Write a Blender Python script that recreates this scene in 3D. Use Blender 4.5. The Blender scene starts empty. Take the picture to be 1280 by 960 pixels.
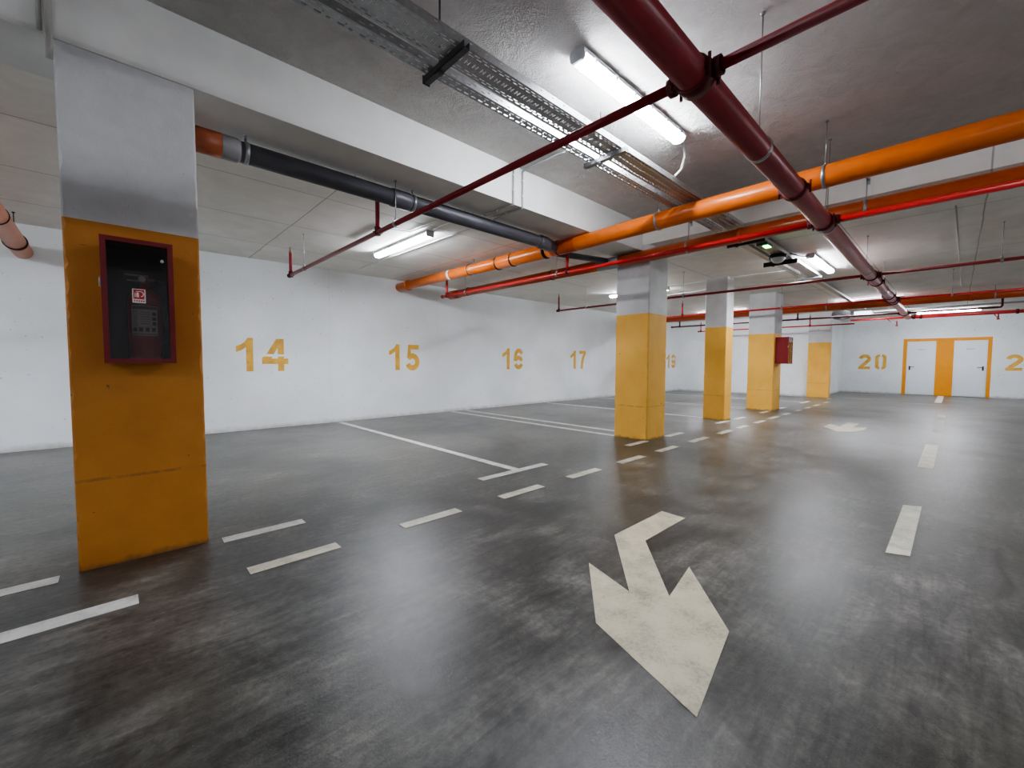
import bpy, bmesh, math, random
from mathutils import Vector, Matrix
random.seed(4)
PI = math.pi
S = bpy.context.scene
COL = S.collection

# ------------------------------------------------------------------ materials
def lin(c):
    if isinstance(c, (tuple, list)):
        return tuple(lin(v) for v in c[:3]) + (1,)
    c = c / 255
    return c / 12.92 if c <= .04045 else ((c + .055) / 1.055) ** 2.4

class NT:
    def __init__(s, name):
        s.m = bpy.data.materials.new(name); s.m.use_nodes = True
        s.t = s.m.node_tree; s.b = s.t.nodes['Principled BSDF']; s.out = s.t.nodes['Material Output']
    def n(s, typ, ins=None, **props):
        nd = s.t.nodes.new(typ)
        for k, v in props.items(): setattr(nd, k, v)
        for k, v in (ins or {}).items():
            if hasattr(v, 'is_output') or isinstance(v, bpy.types.NodeSocket): s.t.links.new(v, nd.inputs[k])
            else: nd.inputs[k].default_value = v
        return nd
    def link(s, a, b): s.t.links.new(a, b)
    def pos(s): return s.n('ShaderNodeNewGeometry').outputs['Position']
    def math(s, op, a, b=0., c=0.):
        return s.n('ShaderNodeMath', {0: a, 1: b, 2: c}, operation=op).outputs[0]
    def noise(s, vec, scale, detail=4, rough=.55, dist=0.):
        return s.n('ShaderNodeTexNoise', {'Vector': vec, 'Scale': scale, 'Detail': detail, 'Roughness': rough, 'Distortion': dist}).outputs[0]
    def ramp(s, v, stops):
        nd = s.n('ShaderNodeValToRGB', {0: v}); e = nd.color_ramp.elements
        e[0].position, e[0].color = stops[0]; e[1].position, e[1].color = stops[-1]
        for p_, c_ in stops[1:-1]:
            x = e.new(p_); x.color = c_
        return nd.outputs[0]
    def mix(s, f, a, b, mode='MIX'):
        nd = s.n('ShaderNodeMix', data_type='RGBA', blend_type=mode)
        for i, v in ((0, f), (6, a), (7, b)):
            if isinstance(v, bpy.types.NodeSocket): s.link(v, nd.inputs[i])
            else: nd.inputs[i].default_value = v
        return nd.outputs[2]
    def bump(s, h, strength, dist=.01):
        s.link(s.n('ShaderNodeBump', {'Height': h, 'Strength': strength, 'Distance': dist}).outputs[0], s.b.inputs['Normal'])
    def set(s, **kw):
        for k, v in kw.items():
            i = s.b.inputs[k.replace('_', ' ')]
            if isinstance(v, bpy.types.NodeSocket): s.link(v, i)
            else: i.default_value = v
        return s

def g1(v): return (v, v, v, 1)
def simple(name, c, rough=.5, metal=0., var=.12, scale=9., bump=0.):
    t = NT(name); p = t.pos()
    n = t.noise(p, scale, 5)
    f = t.ramp(n, [(.3, g1(1 - var)), (.7, g1(1 + var * .4))])
    t.set(Base_Color=t.mix(1., lin(c), f, 'MULTIPLY'), Roughness=rough, Metallic=metal)
    if bump: t.bump(t.noise(p, 120, 3), bump, .004)
    return t.m

def floor_mat():
    t = NT('polished_concrete'); p = t.pos()
    sx = t.n('ShaderNodeSeparateXYZ', {0: p})
    big = t.noise(p, .55, 6, .6, .6)
    mid = t.noise(p, 2.6, 8, .66, .35)
    fine = t.noise(p, 26, 6, .75, .4)
    rot = t.n('ShaderNodeMapping', {'Vector': p, 'Rotation': (0, 0, .5), 'Scale': (1.2, 9, 1)}).outputs[0]
    stri = t.noise(rot, 2.2, 8, .7, .4)
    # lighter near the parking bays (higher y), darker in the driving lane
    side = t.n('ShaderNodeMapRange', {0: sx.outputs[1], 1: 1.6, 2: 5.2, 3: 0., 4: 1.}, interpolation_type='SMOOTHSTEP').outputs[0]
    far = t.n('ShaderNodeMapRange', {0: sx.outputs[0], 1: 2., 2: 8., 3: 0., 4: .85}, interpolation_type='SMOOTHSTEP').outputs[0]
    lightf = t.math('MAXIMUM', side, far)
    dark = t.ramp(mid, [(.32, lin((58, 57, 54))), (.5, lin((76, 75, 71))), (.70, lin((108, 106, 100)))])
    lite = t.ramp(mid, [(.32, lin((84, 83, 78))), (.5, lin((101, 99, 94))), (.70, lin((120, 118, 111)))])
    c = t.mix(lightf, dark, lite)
    c = t.mix(1., c, t.ramp(big, [(.36, g1(.62)), (.62, g1(1.25))]), 'MULTIPLY')
    c = t.mix(1., c, t.ramp(stri, [(.38, g1(.66)), (.62, g1(1.25))]), 'MULTIPLY')
    c = t.mix(1., c, t.ramp(fine, [(.36, g1(.72)), (.64, g1(1.25))]), 'MULTIPLY')
    flk = t.ramp(t.noise(p, 95, 3, .8), [(.62, g1(0)), (.72, g1(.35))])
    c = t.mix(flk, c, lin((150, 149, 142)))
    warm = t.ramp(t.noise(p, .8, 3, .5), [(.56, g1(0)), (.72, g1(.35))])
    c = t.mix(t.math('MULTIPLY', warm, .45), c, lin((108, 104, 86)))
    r = t.ramp(t.math('ADD', t.math('MULTIPLY', mid, .6), t.math('MULTIPLY', stri, .5)), [(.42, g1(.28)), (.66, g1(.42))])
    t.set(Base_Color=c, Roughness=r, Specular_IOR_Level=.5)
    h = t.math('ADD', t.math('MULTIPLY', fine, .5), t.math('MULTIPLY', stri, .8))
    h = t.math('ADD', h, t.math('MULTIPLY', t.noise(p, 120, 4, .7), .45))
    t.bump(h, .45, .004)
    return t.m

def seams(t, p, ax, off, period, width):
    v = t.n('ShaderNodeSeparateXYZ', {0: p}).outputs[ax]
    wob = t.math('MULTIPLY', t.math('SUBTRACT', t.noise(p, 1.5, 2), .5), .03)
    v = t.math('ADD', v, wob)
    m = t.math('PINGPONG', t.math('SUBTRACT', v, off), period / 2)
    return t.n('ShaderNodeMapRange', {0: m, 1: width * .4, 2: width, 3: 1., 4: 0.}).outputs[0]

def plaster_ceiling():
    t = NT('rough_plaster_ceiling'); p = t.pos()
    big = t.noise(p, .7, 4); mid = t.noise(p, 5, 8, .65, .8); grain = t.noise(p, 75, 5, .7)
    c = t.ramp(big, [(.3, lin((222, 219, 215))), (.7, lin((238, 236, 232)))])
    c = t.mix(1., c, t.ramp(mid, [(.3, g1(.9)), (.7, g1(1.06))]), 'MULTIPLY')
    t.set(Base_Color=c, Roughness=.85)
    rough = t.math('ADD', t.math('MULTIPLY', mid, 1.3), t.math('MULTIPLY', grain, .45))
    t.bump(rough, 1., .05)
    return t.m

def slab_ceiling():
    t = NT('painted_slab_ceiling'); p = t.pos()
    big = t.noise(p, .6, 5); grain = t.noise(p, 60, 4, .7); mid = t.noise(p, 3., 7, .65, .5)
    c = t.ramp(big, [(.3, lin((224, 222, 214))), (.7, lin((240, 238, 232)))])
    c = t.mix(1., c, t.ramp(mid, [(.3, g1(.92)), (.7, g1(1.05))]), 'MULTIPLY')
    s1 = seams(t, p, 1, 4.84, 1.25, .009); s2 = seams(t, p, 0, 1.75, 2.68, .009)
    sm = t.math('MAXIMUM', s1, s2)
    c = t.mix(t.math('MULTIPLY', sm, .6), c, lin((108, 106, 100)))
    t.set(Base_Color=c, Roughness=.8)
    t.bump(t.math('ADD', t.math('MULTIPLY', grain, .15), t.math('SUBTRACT', t.math('MULTIPLY', mid, .4), t.math('MULTIPLY', sm, .8))), .4, .012)
    return t.m

def wall_paint():
    t = NT('white_wall_paint'); p = t.pos()
    big = t.noise(p, .8, 5); grain = t.noise(p, 50, 4, .7); pits = t.noise(p, 22, 1, .3)
    c = t.ramp(big, [(.3, lin((222, 227, 228))), (.7, lin((238, 243, 246)))])
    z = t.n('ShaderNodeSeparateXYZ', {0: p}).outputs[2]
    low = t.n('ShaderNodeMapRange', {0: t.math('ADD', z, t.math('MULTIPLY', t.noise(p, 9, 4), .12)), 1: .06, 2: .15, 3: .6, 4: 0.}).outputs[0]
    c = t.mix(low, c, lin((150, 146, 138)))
    s1 = seams(t, p, 0, 3.1, 2.5, .006)
    c = t.mix(t.math('MULTIPLY', s1, .15), c, lin((130, 130, 130)))
    c = t.mix(t.ramp(pits, [(.72, g1(0)), (.75, g1(.35))]), c, lin((120, 120, 118)))
    t.set(Base_Color=c, Roughness=.75)
    t.bump(t.math('ADD', grain, t.math('MULTIPLY', t.noise(p, 7, 4), 1.5)), .22, .008)
    return t.m

def column_paint(name, ca, cb, chip):
    t = NT(name); p = t.pos()
    c = t.mix(t.ramp(t.noise(p, 2.5, 6, .65), [(.3, g1(0)), (.7, g1(1))]), lin(ca), lin(cb))
    pn = t.n('ShaderNodeTexNoise', {'Vector': p, 'Scale': 14., 'Detail': 3., 'Roughness': .6}).outputs[0]
    c = t.mix(t.ramp(pn, [(.715, g1(0)), (.735, g1(.75))]), c, lin(chip))
    joint = seams(t, p, 2, .52, 30., .012)
    c = t.mix(t.math('MULTIPLY', joint, t.ramp(t.noise(p, 20, 3), [(.4, g1(0)), (.6, g1(.5))])), c, lin(chip))
    z = t.n('ShaderNodeSeparateXYZ', {0: p}).outputs[2]
    low = t.n('ShaderNodeMapRange', {0: t.math('ADD', z, t.math('MULTIPLY', t.noise(p, 16, 4), .08)), 1: .04, 2: .075, 3: .7, 4: 0.}).outputs[0]
    c = t.mix(low, c, lin(chip))
    t.set(Base_Color=c, Roughness=.62)
    t.bump(t.math('ADD', t.noise(p, 90, 4, .7), t.math('MULTIPLY', t.noise(p, 9, 4), 2.)), .35, .006)
    return t.m

def road_paint(name, c, wear):
    t = NT(name); p = t.pos()
    n = t.noise(p, 60, 5, .7); m = t.noise(p, 6, 4, .6)
    base = t.mix(t.ramp(m, [(.35, g1(0)), (.7, g1(.7))]), lin(c), lin(tuple(v * .8 for v in c)))
    w = t.ramp(t.math('ADD', t.math('MULTIPLY', n, .6), t.math('MULTIPLY', m, .4)), [(.50, g1(0)), (.64, g1(wear))])
    t.set(Base_Color=t.mix(w, base, lin((96, 94, 88))), Roughness=.5)
    t.bump(n, .2, .003)
    return t.m

def tray_mat(name, kind, y0, y1, period=.05):
    """galvanised steel with punched slots that are really open"""
    t = NT(name); p = t.pos(); s = t.n('ShaderNodeSeparateXYZ', {0: p}).outputs
    t.set(Base_Color=t.mix(t.noise(p, 30, 3), lin((150, 152, 153)), lin((196, 199, 201))), Metallic=.85, Roughness=.38)
    def rowmask(axis, c, half, per, ln, off=0.):
        a = t.math('LESS_THAN', t.math('ABSOLUTE', t.math('SUBTRACT', s[axis], c)), half)
        b = t.math('LESS_THAN', t.math('PINGPONG', t.math('ADD', s[0], off), per / 2), ln / 2)
        return t.math('MULTIPLY', a, b)
    m = None
    w = y1 - y0
    rows = []
    if kind == 'wide':
        for c, o in ((.10, 0), (.19, .03), (.81, .03), (.90, 0)): rows.append((1, y0 + c * w, .0035, .058, .036, o))
        rows += [(1, y0 + .5 * w, .017, .058, .006, 0), (1, y0 + .5 * w, .017, .058, .006, .024), (1, y0 + .5 * w, .004, .058, .007, .012)]
    elif kind == 'narrow':
        rows += [(1, y0 + .25 * w, .004, .058, .034, 0), (1, y0 + .75 * w, .0055, .058, .034, .02), (1, y0 + .5 * w, .004, .116, .008, 0)]
    else:  # side wall: y0,y1 are heights
        rows += [(2, y0 + .62 * w, .0035, .116, .02, 0)]
        if kind == 'side2': rows += [(2, y0 + .3 * w, .0035, .116, .03, .05)]
    for r_ in rows:
        k = rowmask(*r_); m = k if m is None else t.math('MAXIMUM', m, k)
    tr = t.n('ShaderNodeBsdfTransparent').outputs[0]
    mx = t.n('ShaderNodeMixShader', {0: m, 1: t.b.outputs[0], 2: tr})
    t.link(mx.outputs[0], t.out.inputs[0])
    return t.m

def emit(name, c, s):
    t = NT(name); t.set(Base_Color=lin(c), Roughness=.4)
    t.b.inputs['Emission Color'].default_value = lin(c); t.b.inputs['Emission Strength'].default_value = s
    return t.m

def glass_mat():
    t = NT('dark_cabinet_glass')
    tr = t.n('ShaderNodeBsdfTransparent', {0: (.74, .70, .70, 1)}).outputs[0]
    gl = t.n('ShaderNodeBsdfGlossy', {0: (1, 1, 1, 1), 'Roughness': .05}).outputs[0]
    fr = t.n('ShaderNodeFresnel', {0: 1.45}).outputs[0]
    t.link(t.n('ShaderNodeMixShader', {0: fr, 1: tr, 2: gl}).outputs[0], t.out.inputs[0])
    return t.m

M = dict(
    floor=floor_mat(), plaster=plaster_ceiling(), slab=slab_ceiling(), wall=wall_paint(),
    beam=simple('beam_paint', (226, 226, 222), .8, 0, .07, 4, .3),
    yellow=column_paint('yellow_column_paint', (228, 171, 68), (240, 187, 88), (120, 88, 44)),
    colwhite=column_paint('white_column_paint', (196, 196, 196), (216, 217, 218), (120, 118, 112)),
    yellow_shaded=column_paint('shaded_yellow_column_paint', (192, 125, 50), (208, 141, 62), (110, 78, 42)),  # yellow column paint with the near pillar's weaker light mixed into the colour
    number=road_paint('yellow_number_paint', (236, 184, 76), .25),
    line=road_paint('cream_road_paint', (208, 204, 184), .4),
    linew=road_paint('white_road_paint', (218, 219, 214), .3),
    arrow=road_paint('arrow_paint', (196, 188, 162), .4),
    faint=road_paint('faded_road_paint', (186, 184, 170), .7),
    trim=simple('orange_door_surround', (232, 152, 22), .6, 0, .05, 5, .1),
    door=simple('white_steel_door', (226, 232, 236), .4, 0, .03, 2),
    red=simple('red_pipe_paint', (142, 34, 44), .34, 0, .12, 20),
    redb=simple('bright_red_pipe_paint', (186, 40, 38), .3, 0, .12, 20),
    maroon=simple('maroon_main_paint', (150, 52, 58), .34, 0, .12, 14),
    fitting=simple('dark_red_fitting', (92, 22, 26), .45, .2, .3, 40),
    orange=simple('orange_plastic_pipe', (216, 112, 40), .28, 0, .12, 6),
    orange_d=simple('deep_orange_plastic_pipe', (188, 82, 32), .3, 0, .14, 6),
    rust=simple('rusty_orange_pipe', (158, 84, 50), .5, 0, .3, 14),
    salmon=simple('pale_orange_plastic_pipe', (206, 132, 98), .35, 0, .1, 6),
    grey=simple('grey_plastic_pipe', (82, 82, 88), .4, 0, .2, 6),
    greyl=simple('light_grey_coupling', (140, 140, 142), .45, 0, .2, 6),
    rubber=simple('black_rubber', (28, 27, 28), .6),
    steel=simple('galvanised_steel', (170, 172, 172), .35, .85, .12, 30),
    steel_d=simple('dark_galvanised_steel', (104, 104, 106), .42, .7, .15, 30),
    brass=simple('brass', (176, 160, 130), .35, .8, .1, 30),
    white=simple('white_plastic', (226, 228, 228), .45, 0, .04, 8),
    greycon=simple('grey_conduit', (176, 174, 168), .55, 0, .08, 8),
    conduit_w=simple('offwhite_conduit', (176, 178, 176), .5, 0, .06, 8),
    lampbody=simple('lamp_housing_plastic', (196, 200, 204), .45, 0, .05, 8),
    tube=emit('fluorescent_diffuser', (242, 246, 255), 27.),
    green=emit('green_led', (40, 255, 90), 3.5),
    cab=simple('dark_red_cabinet_paint', (128, 22, 28), .4, 0, .1, 9),
    cabin=simple('cabinet_inside', (58, 50, 50), .7, 0, .1, 9),
    ext=simple('extinguisher_red', (170, 24, 30), .3, 0, .08, 9),
    glass=glass_mat(),
    signred=simple('sign_red', (196, 34, 38), .5), signwhite=simple('sign_white', (230, 228, 224), .5),
    label=simple('grey_label', (196, 196, 190), .5), ink=simple('label_ink', (60, 58, 56), .6),
    black=simple('black_plastic', (22, 22, 24), .4), cable=simple('black_cable', (30, 28, 28), .5),
    clear=simple('lamp_lens', (205, 208, 210), .1, .2),
)

# ------------------------------------------------------------------ mesh builder
class MB:
    def __init__(s): s.bm = bmesh.new()
    def box(s, x0, x1, y0, y1, z0, z1, bevel=0.):
        vs = [s.bm.verts.new(v) for v in ((x0, y0, z0), (x1, y0, z0), (x1, y1, z0), (x0, y1, z0), (x0, y0, z1), (x1, y0, z1), (x1, y1, z1), (x0, y1, z1))]
        fs = [s.bm.faces.new([vs[i] for i in f]) for f in ((3, 2, 1, 0), (4, 5, 6, 7), (0, 1, 5, 4), (1, 2, 6, 5), (2, 3, 7, 6), (3, 0, 4, 7))]
        if bevel:
            es = list({e for f in fs for e in f.edges})
            bmesh.ops.bevel(s.bm, geom=es, offset=bevel, segments=2, affect='EDGES', profile=.5)
        return s
    def tube(s, pts, r, n=20, cap=True, smooth=True):
        pts = [Vector(p) for p in pts]; rs = r if isinstance(r, (list, tuple)) else [r] * len(pts)
        rings = []; prev = None
        for i, p in enumerate(pts):
            if i == 0: d = pts[1] - p
            elif i == len(pts) - 1: d = p - pts[-2]
            else:
                a, b = (p - pts[i - 1]), (pts[i + 1] - p)
                d = (a.normalized() if a.length > 1e-9 else b.normalized()) + (b.normalized() if b.length > 1e-9 else a.normalized())
            if d.length < 1e-9: d = prev if prev is not None else pts[-1] - pts[0]
            d = d.normalized()
            if prev is None:
                up = Vector((0, 0, 1)) if abs(d.z) < .9 else Vector((1, 0, 0))
                x = d.cross(up).normalized()
            else:
                x = (x - d * x.dot(d)).normalized()
            y = d.cross(x); prev = d
            rings.append([s.bm.verts.new(p + (x * math.cos(2 * PI * k / n) + y * math.sin(2 * PI * k / n)) * rs[i]) for k in range(n)])
        for a, b in zip(rings, rings[1:]):
            for k in range(n):
                f = s.bm.faces.new((a[k], a[(k + 1) % n], b[(k + 1) % n], b[k])); f.smooth = smooth
        if cap:
            s.bm.faces.new(rings[0][::-1]); s.bm.faces.new(rings[-1])
        return s
    def ring(s, c, d, r, w, t=.006, n=24):
        """a hoop of radius r and width w around axis d"""
        c = Vector(c); d = Vector(d).normalized()
        return s.tube([c - d * w / 2, c - d * w / 2, c + d * w / 2, c + d * w / 2], [r, r + t, r + t, r], n)
    def poly(s, pts):
        s.bm.faces.new([s.bm.verts.new(p) for p in pts]); return s
    def slab(s, pts, z0, z1):
        a = [s.bm.verts.new((x, y, z0)) for x, y in pts]; b = [s.bm.verts.new((x, y, z1)) for x, y in pts]
        s.bm.faces.new(b); s.bm.faces.new(a[::-1]); n = len(pts)
        for i in range(n): s.bm.faces.new((a[i], a[(i + 1) % n], b[(i + 1) % n], b[i]))
        return s
    def dome(s, c, r, n=16, m=6, sx=1., sz=-1.):
        c = Vector(c); prev = None
        for j in range(m):
            a = j / m * PI / 2
            ring = [s.bm.verts.new(c + Vector((math.cos(a) * r * math.cos(2 * PI * k / n) * sx, math.cos(a) * r * math.sin(2 * PI * k / n), math.sin(a) * r * sz))) for k in range(n)]
            if prev:
                for k in range(n):
                    f = s.bm.faces.new((prev[k], prev[(k + 1) % n], ring[(k + 1) % n], ring[k])); f.smooth = True
            prev = ring
        top = s.bm.verts.new(c + Vector((0, 0, r * sz)))
        for k in range(n):
            f = s.bm.faces.new((prev[k], prev[(k + 1) % n], top)); f.smooth = True
        return s
    def build(s, name, mat, parent=None):
        bmesh.ops.recalc_face_normals(s.bm, faces=s.bm.faces)
        if parent is not None:
            off = wloc(parent)
        else:
            xs = [v.co for v in s.bm.verts]
            off = Vector(((min(v.x for v in xs) + max(v.x for v in xs)) / 2, (min(v.y for v in xs) + max(v.y for v in xs)) / 2, min(v.z for v in xs)))
        loc = Vector((0, 0, 0)) if parent is not None else off
        bmesh.ops.translate(s.bm, verts=s.bm.verts, vec=-off)
        me = bpy.data.meshes.new(name); s.bm.to_mesh(me); s.bm.free()
        me.materials.append(mat)
        o = bpy.data.objects.new(name, me); COL.objects.link(o)
        if parent is not None: o.parent = parent
        o.location = loc
        return o
def wloc(o):
    v = Vector((0, 0, 0))
    while o is not None: v += o.location; o = o.parent
    return v
def tag(o, label=None, cat=None, group=None, kind=None):
    if label: o['label'] = label
    if cat: o['category'] = cat
    if group: o['group'] = group
    if kind: o['kind'] = kind
    return o
def thing(name, loc, label, cat, group=None):
    o = bpy.data.objects.new(name, None); COL.objects.link(o); o.location = loc
    o.empty_display_size = .1
    return tag(o, label, cat, group)
def struct(name, mb, mat, parent=None, label=None):
    o = mb.build(name, mat, parent)
    if parent is None: o['kind'] = 'structure'
    if label: o['label'] = label
    return o

# ------------------------------------------------------------------ room dimensions (metres)
ZU, ZS, ZB = 3.33, 3.0, 2.92          # upper ceiling, slab ceiling, beam soffit
YW, YB0, YB1 = 8.5, 3.37, 3.87        # left wall, beam faces
XF = 5.93                             # where the high ceiling pocket ends
XB, XD, YR = 18.3, 22.8, 3.4          # back wall, door wall, return wall
XN, YN = -7.0, -7.0                   # rear and right walls

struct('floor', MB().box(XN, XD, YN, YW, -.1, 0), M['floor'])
struct('ceiling', MB().box(XN, XF, YN, YB0, ZU, ZU + .1), M['plaster'], label='rough plastered grey ceiling of the raised part')
struct('ceiling', MB().box(XN, XF, YB1, YW, ZS, ZS + .43), M['slab'], label='painted slab ceiling above the bays on the left')
struct('ceiling', MB().box(XF, XD, YN, YW, ZS, ZS + .43), M['slab'], label='painted slab ceiling of the far part')
struct('ceiling_beam', MB().box(XN, XF, YB0, YB1, ZB, ZU + .1), M['beam'], label='white concrete beam running over the pillars')
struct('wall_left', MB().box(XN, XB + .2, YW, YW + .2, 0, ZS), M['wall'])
struct('wall_back', MB().box(XB, XB + .2, YR, YW, 0, ZS), M['wall'])
struct('wall_return', MB().box(XB + .2, XD, YR, YR + .2, 0, ZS), M['wall'])
struct('wall_far', MB().box(XD, XD + .2, YN, YR + .2, 0, ZS), M['wall'])
struct('wall_right', MB().box(XN, XD, YN - .2, YN, 0, ZU), M['wall'])
struct('wall_rear', MB().box(XN - .2, XN, YN, YW, 0, ZU), M['wall'])

# doors in the far wall
def door(n, y_l, y_r, handle_left, lab):
    d = thing('door_%d' % n, (XD, (y_l + y_r) / 2, 0), lab, 'door'); d['kind'] = 'structure'
    MB().box(XD - .035, XD - .002, y_r + .012, y_l - .012, .02, 2.05, .006).build('door_leaf', M['door'], d)
    f = MB()
    f.box(XD - .045, XD - .001, y_r - .01, y_r + .008, 0, 2.075); f.box(XD - .045, XD - .001, y_l - .008, y_l + .01, 0, 2.075)
    f.box(XD - .045, XD - .001, y_r - .01, y_l + .01, 2.058, 2.078)
    f.build('door_frame', M['white'], d)
    yh = y_l - .085 if handle_left else y_r + .085
    s = -1 if handle_left else 1
    h = MB().box(XD - .048, XD - .034, yh - .022, yh + .022, .97, 1.13, .006)
    h.tube([(XD - .04, yh, 1.09), (XD - .09, yh, 1.09), (XD - .09, yh + s * .02, 1.09), (XD - .088, yh + s * .14, 1.09)], .011, 10)
    tag(h.build('door_handle', M['black'], d), 'black lever handle')
    ym = (y_l + y_r) / 2
    MB().box(XD - .037, XD - .034, ym - .11, ym + .11, 1.755, 1.775).build('name_plate', M['steel'], d)
door(1, 1.34, .55, True, 'white steel door on the left of the orange surround')
door(2, .06, -.76, False, 'white steel door on the right of the orange surround')
tr = MB()
for y0, y1, z0, z1 in ((1.35, 1.46, 0, 2.085), (-.87, -.77, 0, 2.085), (.07, .54, 0, 2.085), (-.87, 1.46, 2.085, 2.19)):
    tr.box(XD - .012, XD - .0005, y0, y1, z0, z1)
struct('trim_1', tr, M['trim'], label='orange painted surround and centre panel of the two doors')

# ------------------------------------------------------------------ pillars
def pillar(x0, x1, y0, y1, zt, zy, lab):
    p = thing('pillar', ((x0 + x1) / 2, (y0 + y1) / 2, 0), lab, 'pillar', None)
    def rough(z0, z1, e, seed):
        b = MB(); rnd = random.Random(seed)
        n = max(4, int((z1 - z0) / .035)); c = .007
        prev = None
        for i in range(n + 1):
            z = z0 + (z1 - z0) * i / n
            pts = []
            for (cx, cy, sx, sy) in ((x0, y0, 1, 1), (x1, y0, -1, 1), (x1, y1, -1, -1), (x0, y1, 1, -1)):
                j = rnd.random() ** 3 * .012 * e
                a = (cx + sx * (c + j), cy); d_ = (cx, cy + sy * (c + j))
                pts += [d_, a] if (sx, sy) in ((1, 1), (-1, -1)) else [a, d_]
            ring = [b.bm.verts.new((q[0], q[1], z)) for q in pts]
            if prev:
                for k in range(8): b.bm.faces.new((prev[k], prev[(k + 1) % 8], ring[(k + 1) % 8], ring[k]))
            else: b.bm.faces.new(ring[::-1])
            prev = ring
        b.bm.faces.new(prev)
        return b
    tag(rough(0, zy, 1., int(x0 * 10) + 7).build('lower_section', M['yellow_shaded'] if x0 < 0 else M['yellow'], p), 'yellow painted lower part of the pillar')
    tag(rough(zy, zt, .8, int(x0 * 10) + 9).build('upper_section', M['colwhite'], p), 'white painted upper part of the pillar')
    return p
pillar(-.185, .42, 3.38, 3.86, ZB, 1.99, 'wide near pillar carrying the glazed extinguisher cabinet')
pillar(5.95, 6.53, 3.25, 3.83, ZS, 1.97, 'middle pillar standing beside the bay numbered 17')
pillar(9.25, 9.62, 3.30, 3.74, ZS, 1.965, 'slim pillar, second behind the middle pillar, between number 19 and the red box')
pillar(12.1, 12.75, 3.17, 3.77, ZS, 1.965, 'far pillar with a red cabinet mounted on its aisle side')
pillar(18.05, 18.3, 3.02, 3.66, ZS, 1.955, 'shallow pillar standing against the back wall left of number 20')

# ------------------------------------------------------------------ fire extinguisher cabinets
def cabinet(x0, x1, yf, yb, z0, z1, lab):
    c = thing('extinguisher_cabinet', ((x0 + x1) / 2, yb, z0), lab, 'cabinet')
    t = .012
    b = MB()
    b.box(x0, x1, yf + .02, yb, z0, z0 + t); b.box(x0, x1, yf + .02, yb, z1 - t, z1)
    b.box(x0, x0 + t, yf + .02, yb, z0 + t, z1 - t); b.box(x1 - t, x1, yf + .02, yb, z0 + t, z1 - t)
    b.build('cabinet_body', M['cab'], c)
    MB().box(x0 + t, x1 - t, yb - .008, yb - .001, z0 + t, z1 - t).build('back_panel', M['cabin'], c)
    d = MB(); w = .02
    d.box(x0 - .004, x0 + w, yf, yf + .018, z0 - .004, z1 + .004); d.box(x1 - w, x1 + .004, yf, yf + .018, z0 - .004, z1 + .004)
    d.box(x0 + w, x1 - w, yf, yf + .018, z0 - .004, z0 + w); d.box(x0 + w, x1 - w, yf, yf + .018, z1 - w, z1 + .004)
    dd = d.build('cabinet_door', M['cab'], c)
    tag(MB().box(x0 + w, x1 - w, yf + .007, yf + .011, z0 + w, z1 - w).build('glass_pane', M['glass'], dd), 'dark tinted glass pane')
    k = MB().tube([(x1 - .045, yf - .004, z1 - .1), (x1 - .045, yf + .006, z1 - .1)], .008, 12)
    k.box(x1 - .05, x1 - .04, yf - .01, yf - .003, z1 - .108, z1 - .092)
    k.build('lock', M['steel'], dd)
    MB().tube([(x0 - .006, yf + .008, z1 - .27), (x0 - .006, yf + .008, z1 - .22)], .006, 8).build('hinge', M['steel'], dd)
    return c, dd
cab1, cd1 = cabinet(-.035, .26, 3.13, 3.379, 1.195, 1.868, 'dark red glazed extinguisher cabinet on the wide near pillar')
cab2, _ = cabinet(12.2, 12.6, 2.88, 3.169, 1.2, 1.87, 'dark red cabinet on the far pillar, seen from its side')
# pictogram sticker on the glass
st = MB().box(.083, .139, 3.1345, 3.136, 1.525, 1.602).build('pictogram_sticker', M['signwhite'], cd1)
MB().box(.088, .134, 3.1335, 3.1343, 1.546, 1.598).build('red_field', M['signred'], st)
pg = MB()
def arc(b, cx, cz, r, w, a0, a1, y0, y1, n=12, sz=1.):
    for i in range(n):
        A = math.radians(a0 + (a1 - a0) * i / n); B = math.radians(a0 + (a1 - a0) * (i + 1) / n)
        q = [(cx + (r - w / 2) * math.cos(A), cz + sz * (r - w / 2) * math.sin(A)), (cx + (r + w / 2) * math.cos(A), cz + sz * (r + w / 2) * math.sin(A)),
             (cx + (r + w / 2) * math.cos(B), cz + sz * (r + w / 2) * math.sin(B)), (cx + (r - w / 2) * math.cos(B), cz + sz * (r - w / 2) * math.sin(B))]
        b.poly([(x, y0, z) for x, z in q])
arc(pg, .116, 1.574, .014, .004, -80, 90, 3.1330, 0)
pg.poly([(.099, 3.133, 1.588), (.116, 3.133, 1.59), (.116, 3.133, 1.586), (.099, 3.133, 1.584)])
pg.poly([(.1, 3.133, 1.556), (.111, 3.133, 1.556), (.111, 3.133, 1.578), (.1055, 3.133, 1.583), (.1, 3.133, 1.578)])
pg.poly([(.092, 3.133, 1.556), (.096, 3.133, 1.556), (.097, 3.133, 1.574), (.094, 3.133, 1.583)])
pg.build('extinguisher_symbol', M['signwhite'], st)
tx = MB()
for i in range(5): tx.poly([(.089 + i * .0095, 3.134, 1.532), (.0955 + i * .0095, 3.134, 1.532), (.0955 + i * .0095, 3.134, 1.540), (.089 + i * .0095, 3.134, 1.540)])
tx.build('sticker_text', M['signred'], st)
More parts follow.
